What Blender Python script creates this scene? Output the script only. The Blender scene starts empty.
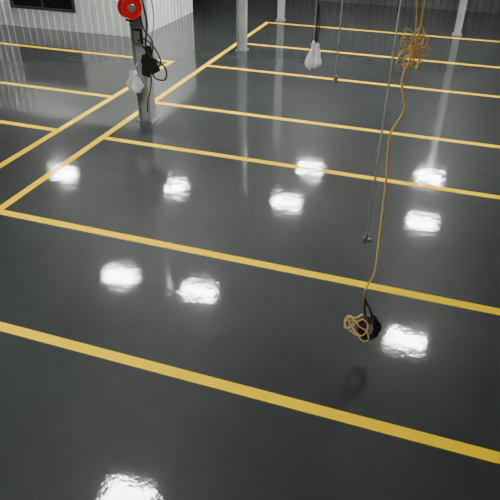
import bpy, bmesh, math, random
from mathutils import Vector, Matrix
random.seed(7)
S=bpy.context.scene
COL=S.collection

# ---------------------------------------------------------------- materials
def mat(name, base=(0.5,0.5,0.5), rough=0.5, metal=0.0, var=0.12, scale=6.0, bump=0.0, bscale=60, coat=0.0, emis=None, estr=0, trans=0.0, alpha=1.0):
    m=bpy.data.materials.new(name); m.use_nodes=True
    nt=m.node_tree; b=nt.nodes['Principled BSDF']
    tc=nt.nodes.new('ShaderNodeTexCoord')
    n=nt.nodes.new('ShaderNodeTexNoise'); n.inputs['Scale'].default_value=scale; n.inputs['Detail'].default_value=4
    nt.links.new(tc.outputs['Object'],n.inputs['Vector'])
    r=nt.nodes.new('ShaderNodeValToRGB')
    r.color_ramp.elements[0].position=0.3; r.color_ramp.elements[1].position=0.7
    r.color_ramp.elements[0].color=tuple(c*(1-var) for c in base)+(1,)
    r.color_ramp.elements[1].color=tuple(min(1,c*(1+var)) for c in base)+(1,)
    nt.links.new(n.outputs['Fac'],r.inputs['Fac']); nt.links.new(r.outputs['Color'],b.inputs['Base Color'])
    b.inputs['Roughness'].default_value=rough; b.inputs['Metallic'].default_value=metal
    b.inputs['Coat Weight'].default_value=coat; b.inputs['Coat Roughness'].default_value=0.06
    b.inputs['Transmission Weight'].default_value=trans
    b.inputs['Alpha'].default_value=alpha
    if emis:
        b.inputs['Emission Color'].default_value=emis+(1,); b.inputs['Emission Strength'].default_value=estr
    if bump:
        n2=nt.nodes.new('ShaderNodeTexNoise'); n2.inputs['Scale'].default_value=bscale
        nt.links.new(tc.outputs['Object'],n2.inputs['Vector'])
        bp=nt.nodes.new('ShaderNodeBump'); bp.inputs['Strength'].default_value=bump; bp.inputs['Distance'].default_value=0.02
        nt.links.new(n2.outputs['Fac'],bp.inputs['Height']); nt.links.new(bp.outputs['Normal'],b.inputs['Normal'])
    return m

def epoxy(name, base, var, rough=0.5, spec=0.4, coat=1.0):
    """glossy poured floor coating: rolled-on ripple under a clear coat"""
    m=bpy.data.materials.new(name); m.use_nodes=True
    nt=m.node_tree; L=nt.links; b=nt.nodes['Principled BSDF']
    geo=nt.nodes.new('ShaderNodeNewGeometry')
    n=nt.nodes.new('ShaderNodeTexNoise'); n.inputs['Scale'].default_value=0.45; n.inputs['Detail'].default_value=7; n.inputs['Roughness'].default_value=0.62
    L.new(geo.outputs['Position'],n.inputs['Vector'])
    r=nt.nodes.new('ShaderNodeValToRGB')
    r.color_ramp.elements[0].position=0.32; r.color_ramp.elements[1].position=0.68
    r.color_ramp.elements[0].color=tuple(c*(1-var) for c in base)+(1,)
    r.color_ramp.elements[1].color=tuple(min(1,c*(1+var)) for c in base)+(1,)
    L.new(n.outputs['Fac'],r.inputs['Fac']); L.new(r.outputs['Color'],b.inputs['Base Color'])
    b.inputs['Roughness'].default_value=rough
    b.inputs['Specular IOR Level'].default_value=spec
    b.inputs['Coat Weight'].default_value=coat
    # roller-mark sheen variation: noise stretched along the rolling direction
    mp=nt.nodes.new('ShaderNodeMapping'); mp.inputs['Scale'].default_value=(2.2,0.35,1)
    L.new(geo.outputs['Position'],mp.inputs['Vector'])
    n3=nt.nodes.new('ShaderNodeTexNoise'); n3.inputs['Scale'].default_value=1.0; n3.inputs['Detail'].default_value=4
    L.new(mp.outputs['Vector'],n3.inputs['Vector'])
    mr=nt.nodes.new('ShaderNodeMapRange'); mr.inputs['From Min'].default_value=0.3; mr.inputs['From Max'].default_value=0.7
    mr.inputs['To Min'].default_value=0.035; mr.inputs['To Max'].default_value=0.075
    L.new(n3.outputs['Fac'],mr.inputs['Value']); L.new(mr.outputs['Result'],b.inputs['Coat Roughness'])
    w1=nt.nodes.new('ShaderNodeTexNoise'); w1.inputs['Scale'].default_value=4.0; w1.inputs['Detail'].default_value=3
    w2=nt.nodes.new('ShaderNodeTexNoise'); w2.inputs['Scale'].default_value=24.0; w2.inputs['Detail'].default_value=2
    L.new(geo.outputs['Position'],w1.inputs['Vector']); L.new(geo.outputs['Position'],w2.inputs['Vector'])
    b1=nt.nodes.new('ShaderNodeBump'); b1.inputs['Strength'].default_value=0.55; b1.inputs['Distance'].default_value=0.0038
    b2=nt.nodes.new('ShaderNodeBump'); b2.inputs['Strength'].default_value=0.5; b2.inputs['Distance'].default_value=0.0009
    L.new(w1.outputs['Fac'],b1.inputs['Height']); L.new(w2.outputs['Fac'],b2.inputs['Height'])
    L.new(b1.outputs['Normal'],b2.inputs['Normal'])
    L.new(b2.outputs['Normal'],b.inputs['Coat Normal']); L.new(b2.outputs['Normal'],b.inputs['Normal'])
    return m

M_floor=epoxy('grey_epoxy',(0.0330,0.0385,0.0370),0.22,rough=0.45,spec=0.11)
M_line=epoxy('yellow_line_paint',(1.0,0.67,0.0),0.03,rough=0.7,spec=0.0,coat=0.25)
M_white=mat('white_ribbed_metal',(0.85,0.86,0.86),0.45,var=0.07,scale=1.5)
M_col=mat('column_grey_paint',(0.36,0.38,0.38),0.45,var=0.12,scale=5)
M_dark=mat('dark_wall_panel',(0.055,0.058,0.06),0.6,var=0.2,scale=0.8)
M_ceil=mat('ceiling_deck',(0.11,0.115,0.115),0.7,var=0.15,scale=1)
M_beam=mat('roof_steel',(0.15,0.15,0.155),0.5,var=0.1)
M_glass=mat('dark_window_glass',(0.012,0.014,0.016),0.08,var=0.2)
M_frame=mat('window_frame_dark',(0.05,0.05,0.055),0.4)
M_red=mat('red_enamel',(0.70,0.008,0.004),0.3,coat=0.3,var=0.08)
M_black=mat('black_rubber',(0.010,0.010,0.011),0.45,var=0.3)
M_steel=mat('galvanised_steel',(0.45,0.46,0.47),0.35,metal=0.8,var=0.1,scale=20)
M_wire=mat('pale_wire',(0.65,0.66,0.66),0.5,var=0.08)
M_hose=mat('yellow_air_hose',(0.95,0.62,0.16),0.5,var=0.1,scale=12)
M_bag=mat('white_plastic_bag',(0.85,0.86,0.87),0.35,var=0.05,scale=12)
M_fix=mat('fixture_housing',(0.6,0.6,0.6),0.4)
M_led=mat('led_panel',(1,1,1),0.5,var=0.0,emis=(1.0,0.99,0.97),estr=180)
M_blue=mat('blue_tube',(0.05,0.12,0.35),0.4)

# ---------------------------------------------------------------- helpers
def obj(name, bm, m, parent=None, smooth=False):
    me=bpy.data.meshes.new(name); bm.to_mesh(me); bm.free()
    if smooth:
        for p in me.polygons: p.use_smooth=True
    o=bpy.data.objects.new(name,me); COL.objects.link(o)
    for x in (m if isinstance(m,list) else [m]): me.materials.append(x)
    if parent: o.parent=parent
    return o
def empty(name):
    e=bpy.data.objects.new(name,None); e.empty_display_size=0.2; COL.objects.link(e); return e
def addbox(bm,c,s,rot=None,mi=0):
    r=bmesh.ops.create_cube(bm,size=1.0)
    T=Matrix.Translation(c)@(rot.to_4x4() if rot else Matrix.Identity(4))@Matrix.Diagonal((s[0],s[1],s[2],1))
    bmesh.ops.transform(bm,matrix=T,verts=r['verts'])
    return r['verts']
def box(name,c,s,m,parent=None,bevel=0,rot=None):
    bm=bmesh.new(); addbox(bm,c,s,rot)
    if bevel: bmesh.ops.bevel(bm,geom=bm.edges[:],offset=bevel,segments=2,affect='EDGES')
    return obj(name,bm,m,parent)
def cr(pts,n=8):
    P=[Vector(p) for p in pts]; P=[P[0]*2-P[1]]+P+[P[-1]*2-P[-2]]; out=[]
    for i in range(1,len(P)-2):
        a,b,c,d=P[i-1:i+3]
        for k in range(n):
            t=k/n
            out.append(0.5*((2*b)+(c-a)*t+(2*a-5*b+4*c-d)*t*t+(3*b-3*c+d-a)*t**3))
    out.append(P[-2]); return out
def tube(name,pts,r,m,parent=None,n=8,seg=8,smooth=True):
    """swept mesh tube"""
    P=cr(pts,n) if smooth else [Vector(p) for p in pts]
    bm=bmesh.new(); rings=[]; up=None
    for i,p in enumerate(P):
        t=(P[min(i+1,len(P)-1)]-P[max(i-1,0)])
        if t.length<1e-9: t=Vector((0,0,-1))
        t.normalize()
        if up is None:
            up=t.orthogonal().normalized()
        up=(up-t*up.dot(t))
        if up.length<1e-6: up=t.orthogonal()
        up.normalize(); s=t.cross(up)
        rr=r(i/(len(P)-1)) if callable(r) else r
        rings.append([bm.verts.new(p+(up*math.cos(a)+s*math.sin(a))*rr) for a in [2*math.pi*k/seg for k in range(seg)]])
    for a,b in zip(rings,rings[1:]):
        for k in range(seg): bm.faces.new((a[k],a[(k+1)%seg],b[(k+1)%seg],b[k]))
    bm.faces.new(rings[0][::-1]); bm.faces.new(rings[-1])
    bmesh.ops.recalc_face_normals(bm,faces=bm.faces[:])
    return obj(name,bm,m,parent,True)
def lathe(name,prof,axis_m,m,parent=None,seg=32):
    bm=bmesh.new(); rings=[]
    for r,z in prof:
        rings.append([bm.verts.new((r*math.cos(2*math.pi*k/seg),r*math.sin(2*math.pi*k/seg),z)) for k in range(seg)])
    for a,b in zip(rings,rings[1:]):
        for k in range(seg): bm.faces.new((a[k],a[(k+1)%seg],b[(k+1)%seg],b[k]))
    bm.faces.new(rings[0][::-1]); bm.faces.new(rings[-1])
    bmesh.ops.recalc_face_normals(bm,faces=bm.faces[:])
    bmesh.ops.transform(bm,matrix=axis_m,verts=bm.verts[:])
    return obj(name,bm,m,parent)

# ---------------------------------------------------------------- room
X0,X1,Y0,Y1,H=-24,13,-5,28,6.5
box('floor',((X0+X1)/2,(Y0+Y1)/2,-0.1),(X1-X0,Y1-Y0,0.2),M_floor)
box('ceiling',((X0+X1)/2,(Y0+Y1)/2,H+0.1),(X1-X0,Y1-Y0,0.2),M_ceil)
def ribbed(name,a,b,z0,z1,nrm,m,pitch=0.30,depth=0.035,thick=0.06):
    """ribbed sheet-metal wall between a and b, ribs standing out along nrm"""
    a=Vector(a);b=Vector(b);L=(b-a).length;d=(b-a)/L;nrm=Vector(nrm)
    prof=[];x=0
    while x<L:
        for dx,h in ((0,0),(0.62,0),(0.72,1),(0.90,1),(1.0,0)):
            xx=x+dx*pitch
            if xx<=L: prof.append((xx,h*depth))
        x+=pitch
    prof.append((L,0))
    bm=bmesh.new(); rows=[]
    for xx,h in prof:
        p=a+d*xx+nrm*h
        q=a+d*xx-nrm*thick
        rows.append([bm.verts.new((p.x,p.y,z0)),bm.verts.new((p.x,p.y,z1)),bm.verts.new((q.x,q.y,z1)),bm.verts.new((q.x,q.y,z0))])
    for r,s in zip(rows,rows[1:]):
        for k in range(4):
            try: bm.faces.new((r[k],r[(k+1)%4],s[(k+1)%4],s[k]))
            except ValueError: pass
    bm.faces.new(rows[0]); bm.faces.new(rows[-1][::-1])
    bmesh.ops.remove_doubles(bm,verts=bm.verts[:],dist=1e-5)
    bmesh.ops.recalc_face_normals(bm,faces=bm.faces[:])
    return obj(name,bm,m)
ribbed('wall_back',(X0,Y1,0),(X1,Y1,0),0,H,(0,-1,0),M_dark)
ribbed('wall_left',(X0,Y0,0),(X0,Y1,0),0,H,(1,0,0),M_dark)
ribbed('wall_right',(X1,Y0,0),(X1,Y1,0),0,H,(-1,0,0),M_dark)
ribbed('wall_front',(X0,Y0,0),(X1,Y0,0),0,H,(0,1,0),M_dark)
WX,WY=-10.5,18.75; OH=3.4
ribbed('wall_office_front_left',(X0+0.1,WY,0),(-15.7,WY,0),0,OH,(0,-1,0),M_white)
ribbed('wall_office_front_right',(-12.95,WY,0),(WX,WY,0),0,OH,(0,-1,0),M_white)
ribbed('wall_office_front_sill',(-15.7,WY,0),(-12.95,WY,0),0,0.68,(0,-1,0),M_white)
ribbed('wall_office_front_head',(-15.7,WY,0),(-12.95,WY,0),2.15,OH,(0,-1,0),M_white)
ribbed('wall_office_side',(WX,WY,0),(WX,23.6,0),0,OH,(1,0,0),M_white)
ribbed('wall_office_rear',(X0+0.1,23.6,0),(WX,23.6,0),0,OH,(0,1,0),M_white)
box('ceiling_office',((X0+WX)/2,(WY+23.6)/2,OH+0.05),(WX-X0-0.1,23.6-WY,0.1),M_white)
box('trim_1',(WX,WY,OH/2),(0.14,0.14,OH),M_white)
w=empty('window_1')
box('glass',(-14.325,WY+0.02,1.415),(2.75,0.02,1.47),M_glass,w)
for n,c,s in (('frame_top',(-14.325,WY-0.02,2.12),(2.75,0.1,0.07)),('frame_bottom',(-14.325,WY-0.02,0.71),(2.75,0.1,0.07)),
              ('frame_left',(-15.66,WY-0.02,1.415),(0.07,0.1,1.4)),('frame_right',(-12.99,WY-0.02,1.415),(0.07,0.1,1.4)),('mullion',(-14.325,WY-0.01,1.415),(0.05,0.08,1.4))):
    box(n,c,s,M_frame,w)
for i,y in enumerate((1.5,11.64,18.47,25.3)):
    bm=bmesh.new()
    addbox(bm,((X0+X1)/2,y,H-0.02),(X1-X0-0.2,0.25,0.03)); addbox(bm,((X0+X1)/2,y,H-0.2),(X1-X0-0.2,0.02,0.36)); addbox(bm,((X0+X1)/2,y,H-0.38),(X1-X0-0.2,0.25,0.03))
    obj('roof_beam',bm,M_beam)

# ---------------------------------------------------------------- floor lines
bm=bmesh.new(); LW=0.15; Z=0.003
def seg(x0,x1,y0,y1): addbox(bm,((x0+x1)/2,(y0+y1)/2,Z/2),(x1-x0,y1-y0,Z))
XA,XB=-6.94,-8.10
for y in (4.326,6.812,10.323,12.81,16.37,19.32,22.76):
    seg((XA-LW/2) if y!=4.326 else -9.5, X1-0.5, y-LW/2,y+LW/2)
for y in (10.35,12.82,16.39):
    seg(X0+0.5, XB+LW/2, y-LW/2,y+LW/2)
Z=0.0034
seg(XA-LW/2,XA+LW/2,6.812-LW/2,22.76+LW/2)
seg(XB-LW/2,XB+LW/2,5.0,16.39+LW/2)
obj('floor_marking_lines',bm,M_line)

# ---------------------------------------------------------------- columns
def column(x,y,w=0.32,d=0.27):
    e=empty('steel_column')
    bm=bmesh.new(); t=0.022
    addbox(bm,(x-w/2+t/2,y,H/2),(t,d,H)); addbox(bm,(x+w/2-t/2,y,H/2),(t,d,H)); addbox(bm,(x,y,H/2),(w-2*t,t,H))
    obj('h_beam',bm,M_col,e)
    bm=bmesh.new(); addbox(bm,(x,y,0.012),(w+0.1,d+0.1,0.024))
    for sx in (-1,1):
        for sy in (-1,1):
            r=bmesh.ops.create_cone(bm,cap_ends=True,segments=6,radius1=0.02,radius2=0.02,depth=0.03)
            bmesh.ops.translate(bm,verts=r['verts'],vec=(x+sx*(w/2+0.02),y+sy*(d/2+0.02),0.035))
    obj('base_plate',bm,M_steel,e)
    return e
column(-6.48,11.64); column(-6.49,18.47,0.28,0.25); column(-6.55,23.36,0.25,0.22); column(0.25,23.3,0.25,0.22)

# ---------------------------------------------------------------- high bay lights
def light(x,y,z=5.7):
    e=empty('high_bay_light')
    bm=bmesh.new(); addbox(bm,(x,y,z+0.05),(1.2,0.62,0.08)); bmesh.ops.bevel(bm,geom=bm.edges[:],offset=0.02,segments=2,affect='EDGES')
    obj('housing',bm,M_fix,e)
    bm=bmesh.new()
    for sy in (-0.15,0.15): addbox(bm,(x,y+sy,z+0.004),(1.0,0.26,0.008))
    obj('led_panels',bm,M_led,e)
    for sx in (-0.5,0.5): tube('hanger',[(x+sx,y,z+0.08),(x+sx,y,H)],0.008,M_steel,e,smooth=False)
for (x,y) in [(-14.36,18.2),(-9.49,18.6),(-4.68,22.18),(-4.82,18.90),(0.30,23.0),(0.30,19.11),(-8.47,12.48),(-5.81,12.59),(0.40,12.45),(-4.49,5.77)]:
    light(x,y)
light(4.5,-2.0); light(-5.0,-2.0); light(-15,-1)

# ---------------------------------------------------------------- hanging coiled air hose
h=empty('hanging_air_hose')
HY=5.41
pts=[(-.30,HY,H),(-.24,HY,5.6),(-.21,HY,4.7),(-.253,HY,4.098),(-.254,HY,3.855),(-.287,HY,3.639),(-.339,HY,3.409),(-.279,HY,3.13),(-.371,HY,2.868),(-.352,HY,2.547),(-.337,HY,2.272),(-.324,HY,1.79),(-.309,HY,1.265),(-.363,HY,1.035),(-.378,HY,.963)]
tube('hose_drop',pts,0.0100,M_hose,h)
rnd=random.Random(5)
b=[]
for i in range(14):
    a=i*2.4+rnd.uniform(-.3,.3); l=rnd.uniform(.15,.20)
    c=Vector((-.285,HY,3.68))
    tip=c+Vector((math.cos(a)*l*0.8,math.sin(a*1.7)*0.07,math.sin(a)*l*1.1))
    side=Vector((-(tip-c).z,0.02,(tip-c).x)).normalized()*l*0.27
    b+= [c+Vector((rnd.uniform(-.02,.02),rnd.uniform(-.03,.03),rnd.uniform(-.03,.03))), (c+tip)/2+side, tip, (c+tip)/2-side]
tube('tangled_loops',b,0.0058,M_hose,h,n=7,seg=6)
tube('tie_cord',[(-.36,HY,H),(-.35,HY,5.0),(-.325,HY,4.2),(-.30,HY,3.95),(-.285,HY,3.78)],0.006,M_hose,h)
CX=-.292; CZ=.40
tube('connector',[(CX-.085,HY,CZ+.57),(CX-.09,HY,CZ+.50),(CX-.085,HY,CZ+.45)],0.017,M_steel,h)
tube('whip_hose',[(CX-.085,HY,CZ+.46),(CX-.055,HY,CZ+.38),(CX-.005,HY,CZ+.30),(CX+.03,HY,CZ+.20),(CX+.03,HY,CZ+.1)],0.013,M_black,h)
tube('whip_hose_b',[(CX-.075,HY-.01,CZ+.43),(CX-.065,HY-.01,CZ+.30),(CX-.045,HY-.01,CZ+.20),(CX-.015,HY,CZ+.12)],0.011,M_black,h)
b=[]
for i in range(120):
    a=i*2*math.pi/16; j=i/120; k=0.70+0.3*abs(math.sin(i*0.21))
    b.append((CX+.025+(0.10*k+0.022*math.sin(i*1.7))*math.cos(a),HY-0.05+0.1*j+0.01*math.sin(i*2.3),CZ+(0.165*k+0.02*math.sin(i*.9))*math.sin(a)))
tube('black_hose_coil',b,0.020,M_black,h,n=4,seg=6)
q=[(-.06,.28),(-.14,.22),(-.22,.20),(-.26,.13),(-.24,.04),(-.18,.06),(-.16,.15),(-.20,.21),(-.25,.10),(-.17,-.03),(-.07,-.05),(.0,.02),(.02,.12),(-.05,.20),(-.12,.16),(-.15,.06),(-.10,-.04),(-.01,-.10),(.05,-.06),(.01,.03),(-.07,.10),(-.14,.19),(-.21,.12),(-.14,.02),(-.04,-.02)]
tube('yellow_whip',[(CX+x-.01,HY-.10-.025*math.sin(i*1.9)-.0008*i,CZ+z) for i,(x,z) in enumerate(q)],0.0078,M_hose,h,n=7,seg=6)

# ---------------------------------------------------------------- wire with small hook box
h=empty('hanging_pull_cord')
tube('cord',[(-.47,5.62,H),(-.47,5.62,1.6)],0.008,M_wire,h,smooth=False)
bm=bmesh.new(); addbox(bm,(-.47,5.62,1.56),(.035,.035,.08)); addbox(bm,(-.45,5.62,1.50),(.08,.03,.05)); addbox(bm,(-.49,5.62,1.49),(.03,.03,.09))
bmesh.ops.bevel(bm,geom=bm.edges[:],offset=0.006,segments=1,affect='EDGES'); obj('handle',bm,M_steel,h)

h=empty('hanging_power_cord')
tube('cord',[(-1.71,9.68,H),(-1.71,9.68,2.08)],0.010,M_wire,h,smooth=False)
lathe('plug',[(0.012,0.09),(0.03,0.08),(0.035,0.0),(0.024,-0.05),(0.01,-0.055)],Matrix.Translation((-1.71,9.68,2.02)),M_steel,h,16)

# ---------------------------------------------------------------- hanging cable with plastic bag
def bag(name,c,r,hh,parent,seed=1):
    rnd=random.Random(seed); bm=bmesh.new(); rings=[]; N=36; K=18
    ph=[rnd.uniform(0,6.28) for _ in range(6)]
    for i in range(K+1):
        t=i/K; z=hh*(1-t)
        prof=0.22+0.18*math.exp(-(t/0.08)**2)+0.62*min(1,t/0.75)**0.9
        if t>0.8: prof*=1-((t-0.8)/0.2)**2*0.35
        ring=[]
        for k in range(N):
            a=2*math.pi*k/N
            w=1+0.20*math.sin(3*a+ph[0]+3*t)+0.12*math.sin(7*a+ph[1]-5*t)+0.09*math.sin(11*a+ph[2]+6*t)
            rr=r*prof*w
            ring.append(bm.verts.new((c[0]+rr*math.cos(a),c[1]+rr*math.sin(a)*0.7,c[2]+z+0.12*r*math.sin(5*a+ph[3])+0.15*r*math.sin(2*a+ph[4]))))
        rings.append(ring)
    for a,b in zip(rings,rings[1:]):
        for k in range(N): bm.faces.new((a[k],a[(k+1)%N],b[(k+1)%N],b[k]))
    bm.faces.new(rings[0][::-1]); bm.faces.new(rings[-1])
    bmesh.ops.recalc_face_normals(bm,faces=bm.faces[:])
    return obj(name,bm,M_bag,parent)
h=empty('hanging_cable_with_bag')
bx,by,bz=-2.18,10.02,2.1
tube('cable',[(bx+.01,by,H),(bx+.02,by,5),(bx,by,3.5),(bx+.015,by,2.9),(bx,by,2.5)],0.014,M_black,h)
tube('cable_loop',[(bx+.015,by-.02,3.2),(bx+.06,by-.02,2.9),(bx+.045,by-.02,2.65),(bx,by-.02,2.5)],0.010,M_black,h)
tube('support_wire',[(bx-.03,by+.02,H),(bx-.03,by+.02,2.55)],0.006,M_wire,h,smooth=False)
bag('plastic_bag',(bx,by,bz),0.165,0.42,h,3)

# ---------------------------------------------------------------- column hose reel station
cx,cy=-6.48,11.64
h=empty('hose_reel')
R=Matrix.Translation((cx+0.08,cy-0.47,2.62))@Matrix.Rotation(math.radians(50),4,'Z')@Matrix.Rotation(math.pi/2,4,'X')
lathe('drum_flange_front',[(0.02,0.10),(0.21,0.10),(0.23,0.11),(0.23,0.085),(0.21,0.075),(0.02,0.075)],R,M_red,h)
lathe('drum_flange_back',[(0.02,-0.08),(0.23,-0.08),(0.23,-0.1),(0.02,-0.1)],R,M_red,h)
lathe('wound_hose',[(0.05,-0.08),(0.18,-0.075),(0.195,-0.05),(0.18,-0.025),(0.195,0.0),(0.18,0.025),(0.195,0.05),(0.05,0.075)],R,M_black,h)
lathe('hub',[(0.02,0.14),(0.07,0.14),(0.085,0.12),(0.085,0.1),(0.02,0.1)],R,M_steel,h)
box('bracket',(cx+.03,cy-0.24,2.62),(0.12,0.16,0.3),M_steel,h,bevel=0.01)
box('foot',(cx+.03,cy-0.32,2.36),(0.16,0.3,0.05),M_black,h,bevel=0.01)
tube('guide_arm',[(cx+.05,cy-.3,2.36),(cx+.12,cy-.5,2.30),(cx+.16,cy-.62,2.32)],0.02,M_black,h)

h=empty('cable_bundle')
fx=cx+0.19; fy=cy-0.18
tube('cable_1',[(fx-.03,fy,H),(fx-.02,fy,4),(fx,fy,3.0),(fx+.10,fy,2.3),(fx+.03,fy,1.8),(fx+.10,fy,1.35),(fx+.03,fy,1.1)],0.022,M_black,h)
tube('cable_2',[(fx+.05,fy-.04,H),(fx+.06,fy-.04,4),(fx-.02,fy-.04,2.8),(fx+.02,fy-.04,2.2),(fx+.22,fy-.04,1.9),(fx+.16,fy-.04,1.5)],0.018,M_black,h)
tube('cable_3',[(fx+.22,fy,H),(fx+.22,fy,4.5),(fx+.24,fy,3.0),(fx+.28,fy,2.4),(fx+.20,fy,2.0),(fx+.1,fy,1.6)],0.012,M_blue,h)
tube('cable_4',[(fx+.0,fy-.08,1.8),(fx+.2,fy-.1,1.6),(fx+.50,fy-.08,1.38),(fx+.48,fy-.08,1.12),(fx+.22,fy-.08,1.15),(fx+.12,fy-.06,1.5)],0.020,M_black,h)
tube('cable_5',[(fx+.05,fy-.05,1.5),(fx+.12,fy-.05,1.1),(fx+.05,fy-.05,.75),(fx-.02,fy-.05,.55),(fx-.05,fy-.05,.3)],0.014,M_black,h)
tube('cable_6',[(fx-.1,fy-.08,1.9),(fx+.1,fy-.1,1.95),(fx+.34,fy-.08,1.7),(fx+.40,fy-.08,1.45),(fx+.2,fy-.08,1.35)],0.018,M_black,h)
bm=bmesh.new()
for c,s,a in (((fx+.12,fy-.06,1.48),(.36,.14,.20),.3),((fx+.24,fy-.08,1.32),(.24,.1,.16),-.5),((fx+.02,fy-.07,1.3),(.17,.12,.30),.15),((fx+.12,fy-.06,1.70),(.15,.1,.22),-.2)):
    addbox(bm,c,s,Matrix.Rotation(a,3,'Y'))
bmesh.ops.bevel(bm,geom=bm.edges[:],offset=0.02,segments=2,affect='EDGES')
obj('tool_balancer',bm,M_black,h)
h=empty('plastic_bag')
bag('bag_body',(cx-0.05,cy-0.34,0.80),0.21,0.44,h,9)
tube('bag_tie',[(cx-.05,cy-.34,1.22),(cx-.03,cy-.25,1.35),(cx-.02,cy-.16,1.41)],0.01,M_bag,h)
h=empty('electrical_box')
box('body',(cx+0.02,cy-0.10,1.95),(.18,.14,.3),M_black,h,bevel=0.01)
box('cover',(cx+0.02,cy-0.175,1.95),(.15,.01,.26),M_steel,h,bevel=0.003)

# ---------------------------------------------------------------- world + camera
W=bpy.data.worlds.new('World'); S.world=W; W.use_nodes=True
W.node_tree.nodes['Background'].inputs['Color'].default_value=(0.5,0.55,0.6,1); W.node_tree.nodes['Background'].inputs['Strength'].default_value=0.3
cd=bpy.data.cameras.new('Camera'); co=bpy.data.objects.new('Camera',cd); COL.objects.link(co)
r=Vector((0.94714,0.3207,0.00855)); u=Vector((-0.1845,0.52269,0.83232)); b=Vector((0.26245,-0.7899,0.55423))
m=Matrix((r,u,b)).transposed().to_4x4(); m.translation=Vector((0,0,5)); co.matrix_world=m
cd.sensor_width=36; cd.lens=36*1.1395; cd.clip_end=200
S.camera=co
